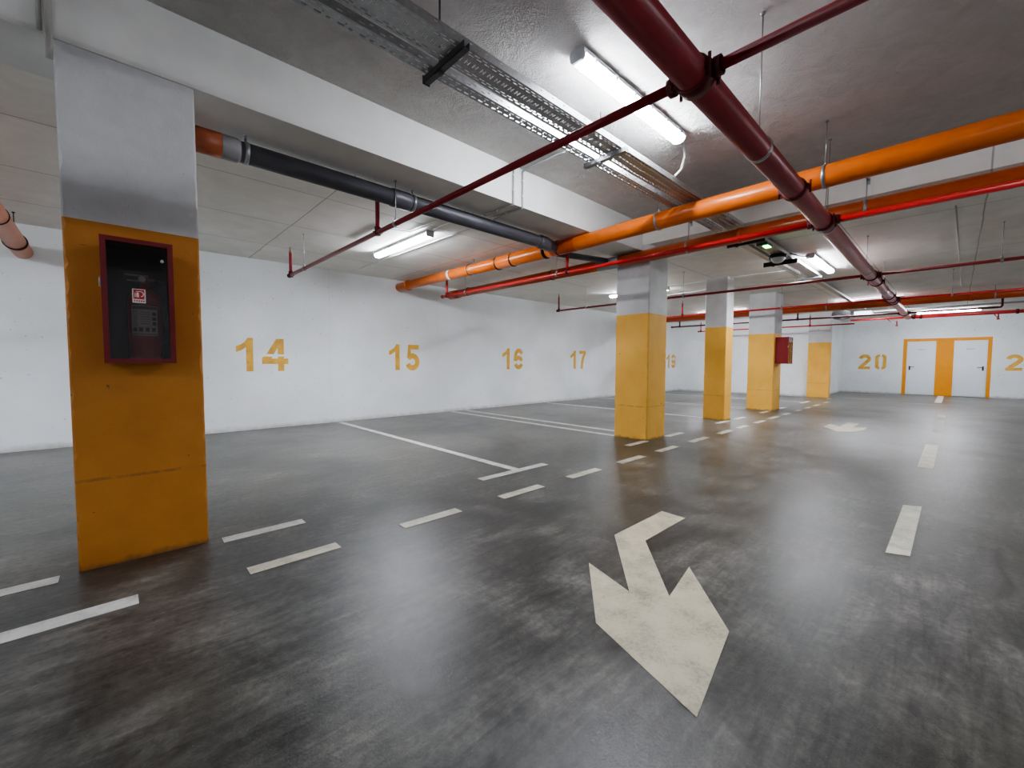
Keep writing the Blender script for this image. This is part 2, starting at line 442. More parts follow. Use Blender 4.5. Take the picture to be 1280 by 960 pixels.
# extinguisher
ex = thing('fire_extinguisher', (.14, 3.26, 1.208), 'red fire extinguisher with grey label inside the near pillar cabinet', 'fire extinguisher')
cx, cy, z0 = .14, 3.262, 1.208
MB().tube([(cx, cy, z0), (cx, cy, z0 + .012), (cx, cy, z0 + .03), (cx, cy, z0 + .34), (cx, cy, z0 + .375), (cx, cy, z0 + .40), (cx, cy, z0 + .415), (cx, cy, z0 + .44)],
          [.06, .072, .076, .076, .066, .045, .022, .020], 28).build('cylinder', M['ext'], ex)
v = MB().tube([(cx, cy, z0 + .44), (cx, cy, z0 + .48)], .018, 14)
v.tube([(cx, cy, z0 + .465), (cx + .05, cy, z0 + .465)], .009, 10)
v.build('valve', M['brass'], ex)
hd = MB().box(cx - .085, cx + .02, cy - .01, cy + .01, z0 + .482, z0 + .491, .002)
hd.box(cx - .075, cx + .01, cy - .009, cy + .009, z0 + .452, z0 + .459, .002)
hd.build('squeeze_handle', M['steel'], ex)
MB().tube([(cx - .01, cy - .022, z0 + .465), (cx - .01, cy - .03, z0 + .465)], .016, 16).build('pressure_gauge', M['signwhite'], ex)
MB().tube([(cx + .05, cy, z0 + .465), (cx + .082, cy, z0 + .455), (cx + .097, cy, z0 + .42), (cx + .094, cy, z0 + .2), (cx + .09, cy, z0 + .1)], .0085, 10).build('hose', M['rubber'], ex)
def wrap(b, a0, a1, za, zb, r=.0768, n=10):
    for i in range(n):
        A = math.radians(a0 + (a1 - a0) * i / n); B = math.radians(a0 + (a1 - a0) * (i + 1) / n)
        b.poly([(cx + r * math.cos(A), cy + r * math.sin(A), za), (cx + r * math.cos(B), cy + r * math.sin(B), za),
                (cx + r * math.cos(B), cy + r * math.sin(B), zb), (cx + r * math.cos(A), cy + r * math.sin(A), zb)])
lb = MB(); wrap(lb, -142, -50, z0 + .14, z0 + .31); lab_ = lb.build('instruction_label', M['label'], ex)
ln = MB(); wrap(ln, -140, -52, z0 + .288, z0 + .306, .0774)
for i in range(9): wrap(ln, -138, -118, z0 + .195 + i * .01, z0 + .199 + i * .01, .0774, 3)
for i in range(6): wrap(ln, -110, -78, z0 + .205 + i * .013, z0 + .209 + i * .013, .0774, 4)
for i in range(3): wrap(ln, -70, -56, z0 + .2 + i * .028, z0 + .218 + i * .028, .0774, 2)
for i in range(4): wrap(ln, -136 + i * 21, -122 + i * 21, z0 + .162, z0 + .186, .0774, 3)
wrap(ln, -138, -55, z0 + .146, z0 + .151, .0774)
ln.build('printed_text', M['ink'], lab_)

# ------------------------------------------------------------------ painted numbers
def ribbon(b, pts, w, to3):
    """constant width strip along a centre line given in (u,v)"""
    P = [Vector(p).to_2d() for p in pts]
    L, R = [], []
    for i, p in enumerate(P):
        d = (P[min(i + 1, len(P) - 1)] - P[max(i - 1, 0)]).normalized(); n = Vector((-d.y, d.x)) * w / 2
        L.append(p + n); R.append(p - n)
    for i in range(len(P) - 1):
        b.poly([to3(L[i]), to3(R[i]), to3(R[i + 1]), to3(L[i + 1])])
def ell(cx, cy, rx, ry, a0, a1, n=18):
    return [(cx + rx * math.cos(math.radians(a0 + (a1 - a0) * i / n)), cy + ry * math.sin(math.radians(a0 + (a1 - a0) * i / n))) for i in range(n + 1)]
W = .215
def digit(b, ch, to3):
    P = lambda *q: b.poly([to3(Vector(v)) for v in q])
    if ch == '1':
        P((.62, 0), (.62, 1), (.46, 1), (.42, .9), (.41, .72), (.41, 0))
        P((.46, 1), (.38, .88), (.27, .8), (.12, .74), (.12, .57), (.28, .63), (.41, .72), (.42, .9))
    elif ch == '4':
        P((.14, .52), (.46, 1), (.70, 1), (.70, .52), (.50, .52), (.50, .72), (.37, .52))
        P((0, .22), (0, .39), (.04, .45), (.33, .45), (.30, .39), (.50, .39), (.50, .45), (.70, .45), (.70, .39), (.84, .39), (.84, .22))
        P((.50, 0), (.70, 0), (.70, .22), (.50, .22))
    elif ch == '5':
        P((.18, .82), (.18, 1), (.68, 1), (.68, .82))
        P((.09, .48), (.16, 1), (.31, 1), (.26, .50))
        ribbon(b, ell(.36, .32, .245, .235, 148, -160, 26), W, to3)
    elif ch == '6':
        ribbon(b, ell(.37, .33, .235, .235, 160, 18, 14), W * .95, to3)
        ribbon(b, ell(.37, .33, .235, .235, -18, -162, 14), W * .95, to3)
        ribbon(b, [(.135, .40), (.125, .52), (.14, .66), (.19, .80), (.28, .885), (.39, .905), (.50, .87), (.57, .80), (.60, .745)], W * .95, to3)
    elif ch == '7':
        P((.06, .83), (.06, 1), (.70, 1), (.70, .86), (.66, .83))
        ribbon(b, [(.62, .90), (.52, .76), (.42, .56), (.345, .34), (.32, .16), (.315, 0)], W, to3)
    elif ch == '9':
        ribbon(b, ell(.35, .67, .235, .235, -20, -162, 14), W * .95, to3)
        ribbon(b, ell(.35, .67, .235, .235, 18, 162, 14), W * .95, to3)
        ribbon(b, [(.585, .60), (.595, .48), (.58, .34), (.53, .20), (.44, .115), (.33, .095), (.22, .13), (.15, .2), (.12, .255)], W * .95, to3)
    elif ch == '2':
        ribbon(b, ell(.37, .70, .235, .205, 175, -30, 16) + [(.50, .52), (.38, .38), (.24, .25), (.14, .10)], W, to3)
        P((.02, 0), (.02, .18), (.68, .18), (.68, 0))
    elif ch == '0':
        q = [(.41, 1), (.50, 1), (.60, .94), (.66, .84), (.66, .16), (.60, .06), (.50, 0), (.41, 0), (.41, .16), (.45, .17), (.47, .22), (.47, .78), (.45, .83), (.41, .84)]
        P(*q); P(*[(.72 - x, y) for x, y in q])
def number(txt, to3, lab, adv=.88):
    c = to3(.75, 0)
    t = thing('bay_number', c, lab, 'number', 'stencilled bay numbers')
    for i, ch in enumerate(txt):
        b = MB(); digit(b, ch, lambda q, o=i * adv: to3(q[0] + o, q[1]))
        d = Vector((-1, 0, 0)) if abs(c[0] - XD) < .01 else Vector((0, -1, 0))
        b.bm.faces.ensure_lookup_table()
        for k, fc in enumerate(b.bm.faces):      # coats of paint never share a plane
            for v in fc.verts: v.co += d * k * 2.5e-5
        b.build('digit', M['number'], t)
for txt, x0, x1, zz0, zz1 in (('14', 1.52, 2.29, 1.035, 1.62), ('15', 4.35, 5.12, 1.03, 1.60), ('16', 7.68, 8.50, 1.02, 1.60), ('17', 10.62, 11.45, 1.01, 1.60), ('19', 17.1, 17.98, 1.0, 1.585)):
    k = (x1 - x0 + .0) / 1.5
    number(txt, lambda u, v_, x0=x0, k=k, zz0=zz0, zz1=zz1: (x0 - .12 * k + u * k, YW - .002, zz0 + v_ * (zz1 - zz0)), 'yellow stencilled number %s on the left wall' % txt)
number('20', lambda u, v_: (XD - .002, 2.84 - u * .58, .985 + v_ * .61), 'yellow stencilled number 20 left of the white doors')
number('21', lambda u, v_: (XD - .002, -1.19 - u * .58, .985 + v_ * .56), 'yellow stencilled number right of the white doors, cut by the picture edge')

# ------------------------------------------------------------------ floor markings
def mark(name, pts, mat, lab, cat, group=None):
    o = MB().slab(pts, .0004, .003).build(name, mat); tag(o, lab, cat, group); return o
def rect(x0, x1, y0, y1): return [(x0, y0), (x1, y0), (x1, y1), (x0, y1)]
ords = ['first', 'second', 'third', 'fourth', 'fifth', 'sixth', 'seventh', 'eighth', 'ninth', 'tenth', 'eleventh', 'twelfth', 'thirteenth', 'fourteenth', 'fifteenth', 'sixteenth']
dx = [(.52, 1.03), (1.49, 2.0), (2.46, 2.99), (3.42, 3.95), (4.38, 4.92), (5.34, 5.87), (6.35, 6.97), (7.45, 8.02), (8.39, 8.85), (9.35, 9.9), (10.4, 10.95), (11.4, 11.85), (12.5, 12.95), (13.5, 14.0), (14.5, 15.1), (15.8, 16.5)]
for i, (a, b_) in enumerate(dx):
    mark('lane_dash', rect(a, b_, 2.69, 2.79), M['line'], 'cream dash of the aisle edge row, %s from the wide near pillar' % ords[i], 'road marking', 'dashes along the bay side of the aisle')
mark('lane_line', rect(-2.4, .05, 2.74, 2.85), M['linew'], 'long white line on the floor in front of the wide near pillar', 'road marking')
for a, b_, y, lab in ((-2.2, -.26, 3.35, 'white bay edge line left of the wide near pillar'), (.49, 1.0, 3.34, 'short white bay edge line right of the wide near pillar'),
                      (2.69, 3.68, 3.31, 'white bay edge line at the foot of the line under number 15'), (5.38, 5.93, 3.24, 'short bay edge line left of the middle pillar'),
                      (6.56, 7.1, 3.22, 'short bay edge line right of the middle pillar'), (8.72, 9.3, 3.24, 'short bay edge line before the slim pillar'), (9.66, 10.25, 3.22, 'short bay edge line after the slim pillar'),
                      (11.4, 12.0, 3.22, 'short bay edge line before the far pillar with the red box'), (12.9, 13.4, 3.2, 'short bay edge line after the far pillar with the red box'),
                      (15.2, 16.2, 3.2, 'bay edge line left of the shallow pillar at the back wall'), (17.6, 18.0, 2.95, 'short line touching the shallow pillar at the back wall')):
    mark('bay_edge_line', rect(a, b_, y - .05, y + .05), M['linew'], lab, 'road marking')
for x, y0, y1, lab in ((3.24, 3.36, YW - .05, 'long white bay line between numbers 14 and 15'), (5.98, 3.85, YW - .05, 'nearer of two parallel bay lines running to the middle pillar'),
                       (6.40, 3.85, YW - .05, 'farther of two parallel bay lines running to the middle pillar'), (9.45, 3.78, YW - .05, 'white bay line running to the slim pillar'),
                       (12.1, 3.8, YW - .05, 'nearer of two bay lines running to the far pillar with the red box'), (12.45, 3.8, YW - .05, 'farther of two bay lines running to the far pillar with the red box'), (15.65, 3.25, YW - .05, 'last white bay line before the back wall')):
    mark('bay_line', rect(x - .05, x + .05, y0, y1), M['linew'], lab, 'road marking', 'lines between the bays')
mark('centre_dash', [(3.53, .262), (3.57, .150), (4.9, .150), (4.84, .262)], M['line'], 'cream centre dash right of the large arrow, nearest one', 'road marking')
mark('centre_dash', rect(6.75, 8.8, .13, .265), M['line'], 'cream centre dash, middle one of the centre line', 'road marking')
mark('centre_dash', rect(10.6, 12.9, .12, .25), M['faint'], 'worn centre dash, third of the centre line', 'road marking')
mark('centre_dash', rect(13.5, 14.2, .12, .25), M['faint'], 'small worn piece of centre line beyond the third dash', 'road marking')
mark('bay_line', rect(18.6, 22.75, .26, .42), M['linew'], 'short white line ending at the orange panel between the doors', 'road marking')
mark('bay_edge_line', rect(17.65, 17.75, .0, 1.1), M['faint'], 'faint worn cross line in front of the doors', 'road marking')
mark('bay_edge_line', rect(18.7, 18.8, 1.9, 2.7), M['faint'], 'faint worn cross line under number 20', 'road marking')
mark('turn_arrow', [(1.395, .557), (1.96, .651), (2.422, 1.034), (2.035, .967), (2.57, 1.398), (3.175, 1.396), (3.186, 1.592), (2.497, 1.592), (1.925, 1.132), (2.03, 1.468), (1.577, 1.096)],
     M['arrow'], 'large cream bent arrow painted on the floor in front', 'road marking')

mark('turn_arrow', [(9.80, 1.69), (10.37, 1.67), (10.04, 1.484), (10.88, 1.478), (10.85, 1.29), (10.109, 1.29), (10.364, 1.109), (9.818, 1.10), (9.50, 1.178), (9.256, 1.389)],
     M['arrow'], 'small far cream arrow painted in the middle of the aisle', 'road marking')

# ------------------------------------------------------------------ pipes
def ring_on(p, d, r, mat, name, parent, w=.03, t=.008):
    return MB().ring(p, d, r, w, t).build(name, mat, parent)
def hanger(par, p, r, ztop, axis=(0, 1, 0), rod=.005, mat=None, bracket=False):
    """threaded rod with its anchor, holding a clamp round the pipe (parts of the pipe)"""
    z1 = 3.16 if bracket else ztop - .001
    b = MB().tube([(p[0], p[1], p[2] + r), (p[0], p[1], z1)], rod, 8)
    if bracket:   # angle bracket fixed to the vertical face at XF
        b.box(p[0] - .03, XF - .001, p[1] - .015, p[1] + .015, z1, z1 + .006); b.box(XF - .007, XF - .001, p[1] - .015, p[1] + .015, z1 - .04, z1 + .09)
    else:
        b.tube([(p[0], p[1], ztop - .012), (p[0], p[1], ztop - .0005)], .014, 8)
    h = b.build('hanger_rod', mat or M['steel'], par)
    if r > 0:
        c = MB().ring(p, axis, r + .0005, .028, .005)
        c.tube([(p[0], p[1], p[2] + r), (p[0], p[1], p[2] + r + .03)], .011, 8)
        c.build('pipe_clamp', mat or M['steel'], h)
    return h

# orange drain pipe 1 (nearer)
R1 = .097
X1 = 4.61
p1 = thing('drain_pipe', (X1, 3.5, 2.82), 'bright orange drain pipe, the nearer of the two running right to left overhead', 'pipe')
MB().tube([(X1, YW - .001, 2.85), (X1, 4.3, 2.822)], R1 * .93, 28).build('pipe_run', M['orange'], p1)
MB().tube([(X1, 4.12, 2.822), (X1, 3.5, 2.82), (X1, 2.0, 2.845), (X1, -6.99, 2.9)], R1, 32).build('pipe_run', M['orange'], p1)
tag(MB().tube([(X1, 8.12, 2.848), (X1, 8.08, 2.848)], .115 * .93, 28).build('pipe_socket', M['orange'], p1), 'orange pipe socket')
MB().tube([(X1, 5.22, 2.829), (X1, 5.19, 2.829), (X1, 4.18, 2.8225), (X1, 4.15, 2.8222)], [.094, .104, .104, .094], 28).build('pipe_socket', M['orange'], p1)
MB().tube([(X1, 4.05, 2.821), (X1, 4.02, 2.821), (X1, 3.62, 2.82), (X1, 3.6, 2.82)], [.097, .0995, .0995, .097], 28).build('branch_fitting', M['orange_d'], p1)
for y in (5.2, 4.85, 4.16, 3.92):
    ring_on((X1, y, 2.8225), (0, 1, 0), .1035 if y > 4 else .0995, M['rubber'], 'seal_ring', p1, .022, .006)
ring_on((X1, 6.55, 2.838), (0, 1, 0), .0915, M['white'], 'white_band', p1, .06, .003)
for y, z in ((5.95, 2.835),):
    ring_on((X1, y, z), (0, 1, 0), .0915, M['rubber'], 'seal_ring', p1, .02, .006)
hanger(p1, (X1, 5.85, 2.834), .091, ZS)
hanger(p1, (X1, 2.42, 2.838), R1, ZU)
hanger(p1, (X1, .86, 2.852), R1, ZU)

# orange drain pipe 2 (farther), a little lower slope
X2, R2 = 5.84, .09
p2 = thing('drain_pipe', (X2, 3.5, 2.80), 'deep orange drain pipe, the farther of two, with a red pipe along its lower edge', 'pipe')
MB().tube([(X2, 8.3, 2.79), (X2, 3.95, 2.80)], .085, 28).build('pipe_run', M['orange_d'], p2)
MB().tube([(X2, 3.72, 2.80), (X2, 1.36, 2.84), (X2, -6.99, 2.90)], R2, 32).build('pipe_run', M['orange_d'], p2)
tag(MB().tube([(X2, 4.1, 2.80), (X2, 3.7, 2.80)], .0925, 28).build('branch_fitting', M['greyl'], p2), 'grey dusty coupling')
MB().tube([(X2, 8.3, 2.79), (X2, 7.95, 2.79)], .094, 28).build('pipe_socket', M['orange_d'], p2)
for y in (5.1, 7.6): ring_on((X2, y, 2.797), (0, 1, 0), .0855, M['rubber'], 'seal_ring', p2, .022, .006)
ring_on((X2, 1.95, 2.83), (0, 1, 0), R2 + .001, M['orange_d'], 'pipe_socket', p2, .05, .004)
hanger(p2, (X2, 2.62, 2.819), R2, ZU, bracket=True)
hanger(p2, (X2, .72, 2.846), R2, ZU, bracket=True)

# orange drain pipe 3 (far)
X3 = 14.55
p3 = thing('drain_pipe', (X3, 3.5, 2.78), 'dark orange drain pipe far back, in front of the door wall', 'pipe')
MB().tube([(X3, 8.3, 2.77), (X3, -6.99, 2.80)], .1, 28).build('pipe_run', M['orange_d'], p3)
for y in (2.2, -.2, -1.2): ring_on((X3, y, 2.782), (0, 1, 0), .1, M['orange_d'], 'pipe_socket', p3, .08, .006)
hanger(p3, (X3, -.55, 2.784), .1, ZS)
hanger(p3, (X3, 2.55, 2.78), .1, ZS)

# pale orange pipe on the far left
p4 = thing('drain_pipe', (-.80, 7, 2.8), 'pale orange drain pipe left of the wide near pillar', 'pipe')
MB().tube([(-.83, 8.499, 2.64), (-.83, 4.3, 2.72)], .095, 28).build('pipe_run', M['salmon'], p4)
MB().tube([(-.83, 8.05, 2.649), (-.83, 7.93, 2.651)], .102, 28).build('pipe_socket', M['salmon'], p4)
hanger(p4, (-.83, 7.9, 2.652), .1025, ZS, mat=M['rubber'])
hanger(p4, (-.83, 6.72, 2.675), .0965, ZS, mat=M['rubber'])

# grey waste pipe
pg_ = thing('waste_pipe', (2.4, 3.8, 2.79), 'dark grey waste pipe running under the beam from the wide near pillar', 'pipe')
MB().tube([(.72, 3.79, 2.79), (4.2, 3.84, 2.80), (4.36, 3.90, 2.81), (4.52, 3.93, 2.82)], .077, 24).build('pipe_run', M['grey'], pg_)
tag(MB().tube([(.421, 3.79, 2.79), (.62, 3.79, 2.79)], .088, 24).build('pipe_end', M['rust'], pg_), 'rusty orange end piece at the pillar')
MB().tube([(.60, 3.79, 2.79), (.62, 3.79, 2.79), (.72, 3.79, 2.79), (.74, 3.79, 2.79)], [.078, .087, .087, .078], 24).build('coupling', M['greyl'], pg_)
MB().tube([(1.98, 3.808, 2.793), (2.0, 3.808, 2.793), (2.17, 3.81, 2.794), (2.19, 3.81, 2.794)], [.077, .086, .086, .077], 24).build('coupling', M['grey'], pg_)
MB().tube([(4.1, 3.838, 2.80), (4.12, 3.838, 2.80), (4.24, 3.85, 2.802), (4.38, 3.91, 2.81)], [.077, .087, .087, .085], 24).build('elbow', M['grey'], pg_)
hanger(pg_, (.78, 3.79, 2.79), .077, ZB, axis=(1, 0, 0))
hanger(pg_, (2.22, 3.812, 2.795), .077, ZB, axis=(1, 0, 0))
pk = MB().tube([(4.72, 4.22, 2.84), (5.76, 3.90, 2.83)], .045, 16)
tag(pk.build('waste_pipe', M['grey']), 'short dark pipe linking the two orange pipes near the middle pillar', 'pipe')

# red sprinkler main
ZM = 2.52
my = lambda x: .868 + .0068 * x
main = thing('sprinkler_main', (7, my(7), ZM), 'thick maroon sprinkler main running away from the camera overhead', 'pipe')
RM = .071
MB().tube([(-6.9, my(-6.9), ZM), (16.3, my(16.3), ZM)], RM, 32).build('pipe_run', M['maroon'], main)
def grooved(x, name='grooved_coupling'):
    y = my(x)
    b = MB().ring((x, y, ZM), (1, 0, 0), RM + .001, .05, .012)
    for s in (-1, 1):
        b.box(x - .025, x + .025, y + s * (RM + .012) - .012, y + s * (RM + .012) + .022 * 1, ZM - .018, ZM + .018, .004)
        b.tube([(x, y + s * (RM + .03), ZM - .045), (x, y + s * (RM + .03), ZM + .045)], .007, 8)
    b.build(name, M['fitting'], main)
for x in (3.79, 8.9, 10.92, 11.9): grooved(x)
for x in (1.99, 4.84, 8.25, 11.55, 14.85):
    y = my(x)
    b = MB().ring((x, y, ZM), (1, 0, 0), RM + .001, .075, .012)
    for s in (-1, 1):
        b.tube([(x, y + s * RM, ZM), (x, y + s * (RM + .05), ZM)], .034, 16)
        b.tube([(x, y + s * (RM + .022), ZM), (x, y + s * (RM + .05), ZM)], .042, 16)
        b.tube([(x - .05, y + s * (RM + .015), ZM - .05), (x - .05, y + s * (RM + .015), ZM + .045)], .008, 8)
        b.tube([(x + .05, y + s * (RM + .015), ZM - .05), (x + .05, y + s * (RM + .015), ZM + .045)], .008, 8)
        b.box(x - .065, x + .065, y + s * (RM + .012) - .012, y + s * (RM + .012) + .012, ZM - .02, ZM + .02, .004)
    b.build('branch_saddle', M['fitting'], main)
for x, zt in ((2.93, ZU), (7.75, ZS), (9.9, ZS), (5.0, ZU)):
    hanger(main, (x, my(x), ZM), RM, zt, axis=(1, 0, 0), rod=.004)

def branch(x, y0, y1, risers, lab, mat, r=.024, up=.42, z=ZM):
    b = thing('sprinkler_branch', (x, (y0 + y1) / 2, z), lab, 'pipe')
    m = my(x)
    if y0 > m > y1:
        MB().tube([(x, y0, z), (x, m + RM + .045, z)], r, 18).build('pipe_run', mat, b)
        MB().tube([(x, m - RM - .045, z), (x, y1, z)], r, 18).build('pipe_run', mat, b)
    else:
        MB().tube([(x, y0, z), (x, y1, z)], r, 18).build('pipe_run', mat, b)
    MB().tube([(x, y0 + .012, z), (x, y0 - .03, z)], r + .009, 16).build('end_cap', M['fitting'], b)
    for y in risers:
        rr = MB().tube([(x, y, z), (x, y, z + up - .09)], r * .88, 16).build('riser', mat, b)
        t_ = MB().tube([(x, y, z - r - .006), (x, y, z + r + .03)], r + .007, 16)
        t_.tube([(x - .05, y, z), (x + .05, y, z)], .007, 8)
        t_.build('tee_fitting', M['fitting'], b)
        s = MB().tube([(x, y, z + up - .09), (x, y, z + up - .06)], [r * .9, r * .9], 12)
        s.tube([(x, y, z + up - .06), (x, y, z + up - .045), (x, y, z + up - .01)], [.012, .008, .006], 10)
        s.tube([(x - .012, y, z + up - .05), (x - .016, y, z + up - .03), (x, y, z + up - .008)], .003, 6)
        s.tube([(x + .012, y, z + up - .05), (x + .016, y, z + up - .03), (x, y, z + up - .008)], .003, 6)
        s.tube([(x, y, z + up - .008), (x, y, z + up - .004)], .018, 16)
        tag(s.build('sprinkler_head', M['brass'], rr), 'brass upright sprinkler head')
    return b
BR = {}
BR[1.99] = branch(1.99, 7.07, -6.9, (7.0, 4.1), 'dark red sprinkler pipe nearest the camera, crossing under the cable tray', M['red'])
BR[4.84] = branch(4.84, 7.16, -6.9, (7.0, 3.95), 'bright red sprinkler pipe along the farther orange pipe', M['redb'], r=.026)
BR[8.2] = branch(8.2, 7.0, -6.9, (6.95, -.75), 'thin dark red sprinkler pipe passing behind the middle pillar', M['red'], r=.022)
BR[11.55] = branch(11.55, 7.2, -6.9, (5.3,), 'red sprinkler pipe along the top edge of the far dark orange pipe', M['redb'], r=.022)
branch(14.85, 7.2, -.62, (6.9, 3.3), 'thin dark sprinkler pipe under the far dark orange pipe', M['fitting'], r=.024)
branch(17.4, 7.3, 2.3, (7.2, 3.5), 'red sprinkler pipe ending near the fan at the back wall', M['redb'], r=.022, z=2.5)
rp = MB().tube([(14.85, -.62, ZM), (14.85, -.66, ZM), (14.85, -.68, ZM + .03), (14.85, -.68, 2.74)], .02, 12)
tag(rp.build('sprinkler_riser', M['fitting']), 'dark red upstand at the right end of the thin far sprinkler pipe', 'pipe')
rod_spots = [(1.99, 6.38, 'left'), (1.99, 3.72, 'under the beam'), (4.84, 6.4, 'near number 16'), (4.84, 4.15, 'between the orange pipes'), (8.2, 6.1, 'left of the middle pillar'),
             (8.2, 3.75, 'right of the middle pillar'), (8.2, -.35, 'at the far right'), (11.55, 2.9, 'beside the slim pillar'), (11.55, .1, 'far right of the main')]
for x, y, w_ in rod_spots:
    zt = ZU if (x < XF and y < YB0) else (ZB if (x < XF and y < YB1) else ZS)
    hanger(BR[x], (x, y, ZM), .027, zt, rod=.0035)

# far header
hx = 16.3
hd_ = thing('sprinkler_header', (hx, 0, ZM), 'red header pipe that the maroon main ends in, in front of the door wall', 'pipe')
MB().tube([(hx, 2.25, ZM), (hx, .98, ZM)], .026, 16).build('pipe_run', M['redb'], hd_)
MB().tube([(hx, .98, ZM), (hx, -6.9, ZM)], .045, 20).build('pipe_run', M['redb'], hd_)
for y in (1.0, .86, .72, -1.0): ring_on((hx, y, ZM), (0, 1, 0), .045 if y < .98 else .03, M['fitting'], 'coupling', hd_, .05, .016)
for (y, x) in ((1.32, 17.8), (-.72, 17.0)):
    dr = MB().tube([(hx, y + .12, ZM), (x, y, ZM - .11)], .012, 8)
    dr.tube([(x, y, ZM - .115), (x, y, ZM + .03)], .016, 10)
    dr.tube([(x, y, ZM - .135), (x, y, ZM - .1)], .03, 10)
    dr.build('drop_arm', M['redb'], hd_)

# ------------------------------------------------------------------ cable trays
TB = 2.95
mw, mn = tray_mat('perforated_wide_tray', 'wide', 1.935, 2.125), tray_mat('perforated_narrow_tray', 'narrow', 2.195, 2.28)
ms, ms2 = tray_mat('slotted_tray_side', 'side', TB, TB + .05), tray_mat('slotted_tray_side_double', 'side2', TB, TB + .05)
def tray(x0, x1, y0, y1, z, mat, mat_s, lab, h=.048):
    t = thing('cable_tray', ((x0 + x1) / 2, (y0 + y1) / 2, z), lab, 'cable tray')
    MB().poly([(x0, y0, z), (x1, y0, z), (x1, y1, z), (x0, y1, z)]).build('tray_base', mat, t)
    for y in (y0, y1):
        b = MB().poly([(x0, y, z), (x1, y, z), (x1, y, z + h), (x0, y, z + h)])
        b.build('side_wall', mat_s, t)
    return t
tray(-6.9, 5.9, 1.935, 2.125, TB, mw, ms, 'wide perforated steel cable tray overhead, nearer half')
tray(-6.9, 5.9, 2.195, 2.28, TB, mn, ms2, 'narrow perforated steel cable tray along the left of the wide one')
mwb, mnb = tray_mat('perforated_wide_tray_far', 'wide', 1.875, 2.06), tray_mat('perforated_narrow_tray_far', 'narrow', 2.12, 2.2)
msb = tray_mat('slotted_tray_side_far', 'side', 2.9, 2.95)
tray(6.1, 10.5, 1.875, 2.06, 2.9, mwb, msb, 'wide perforated cable tray beyond the orange pipes, with black cables')
tray(6.1, 9.6, 2.12, 2.2, 2.9, mnb, msb, 'narrow perforated cable tray beyond the orange pipes')
MB_t = tray(10.7, 17.2, 2.0, 2.09, 2.9, mnb, msb, 'thin cable tray continuing to the fan at the back')
cb = thing('cable_bundle', (3, 2.03, TB + .002), 'black cables lying in the nearer wide cable tray', 'cable')
for k in range(5):
    y = 1.96 + k * .032
    pts = [(x_ * .6 + .0, y + .006 * math.sin(x_ * 1.7 + k), TB + .011) for x_ in range(5, 10)]
    MB().tube(pts, .008, 8).build('cable', M['cable'], cb)
cb2 = thing('cable_bundle', (7.5, 1.96, 2.902), 'black and yellowish cables in the far cable tray', 'cable')
for k in range(6):
    y = 1.895 + k * .027
    MB().tube([(x_ * .5, y + .004 * math.sin(x_ * 1.3 + k * 2), 2.912) for x_ in range(13, 21)], .0075, 8).build('cable', M['brass'] if k % 2 else M['cable'], cb2)
def strut(x, y0, y1, z, ztop, lab, mat, h=.04):
    s = thing('tray_bracket', (x, (y0 + y1) / 2, z - h), lab, 'bracket', 'struts carrying the cable trays')
    b = MB(); b.box(x - .02, x + .02, y0, y1, z - h, z - h + .004); b.box(x - .02, x - .016, y0, y1, z - h, z - .001); b.box(x + .016, x + .02, y0, y1, z - h, z - .001)
    b.build('channel', mat, s)
    MB().box(x - .024, x + .024, y1 - .004, y1 + .004, z - h - .004, z + .004).build('end_plate', mat, s)
    e = MB().tube([(x, 2.16, z - h - .015), (x, 2.16, ztop - .001)], .006, 8)
    e.box(x - .018, x + .018, 2.142, 2.178, z - h - .01, z - h - .002)
    e.build('threaded_rod', mat, s)
strut(1.45, 1.90, 2.31, TB, ZU, 'dark steel strut under the cable trays nearest the camera', M['steel_d'])
strut(3.07, 1.90, 2.31, TB, ZU, 'steel strut under the cable trays beside the front lamp', M['steel'])
strut(6.35, 1.82, 2.28, 2.9, ZS, 'dark strut under the far trays just beyond the orange pipes', M['black'], .07)  # black stands for the shadow on the strut, put into its colour
strut(8.05, 1.82, 2.30, 2.9, ZS, 'dark strut under the far trays behind the green light', M['black'], .07)  # shadow painted in as black here too
strut(9.95, 1.84, 2.26, 2.9, ZS, 'steel strut at the end of the wide far tray', M['steel'])
# far perforated tray running across
tf = thing('cable_tray', (17.55, 0, 2.84), 'pale slotted cable tray crossing in front of the door wall', 'cable tray')
MB().poly([(17.5, 2.0, 2.84), (17.6, 2.0, 2.84), (17.6, -6.9, 2.84), (17.5, -6.9, 2.84)]).build('tray_base', M['steel'], tf)
MB().poly([(17.5, 2.0, 2.84), (17.5, -6.9, 2.84), (17.5, -6.9, 2.89), (17.5, 2.0, 2.89)]).build('side_wall', M['steel'], tf)
for y in (1.5, .55, -.3): hanger(tf, (17.55, y, 2.84), 0, ZS, rod=.01, mat=M['white'])

# emergency lamp and status light on the far tray
el = thing('emergency_lamp', (7.6, 1.98, 2.86), 'round clear emergency lamp under the far cable tray', 'lamp')
MB().tube([(7.6, 1.98, 2.897), (7.6, 1.98, 2.85)], .12, 24).build('lamp_base', M['black'], el)
MB().dome((7.6, 1.98, 2.85), .10, sz=-.8).build('lamp_lens', M['clear'], el)
ind = thing('status_light', (6.72, 1.9, 2.88), 'small dark box with a glowing green light under the far cable tray', 'light')
MB().box(6.62, 6.86, 1.86, 2.0, 2.85, 2.897, .006).build('light_housing', M['steel_d'], ind)
MB().box(6.66, 6.8, 1.86, 1.93, 2.842, 2.85).build('green_lens', M['green'], ind)
# disc seen through the nearer tray's far end
dt = thing('smoke_detector', (5.05, 2.02, TB - .003), 'round white detector under the cable tray between the orange pipes', 'detector')
MB().tube([(5.05, 2.02, TB - .002), (5.05, 2.02, TB - .02)], .055, 20).build('detector_base', M['white'], dt)
MB().dome((5.05, 2.02, TB - .02), .04, sz=-.6).build('detector_cover', M['white'], dt)

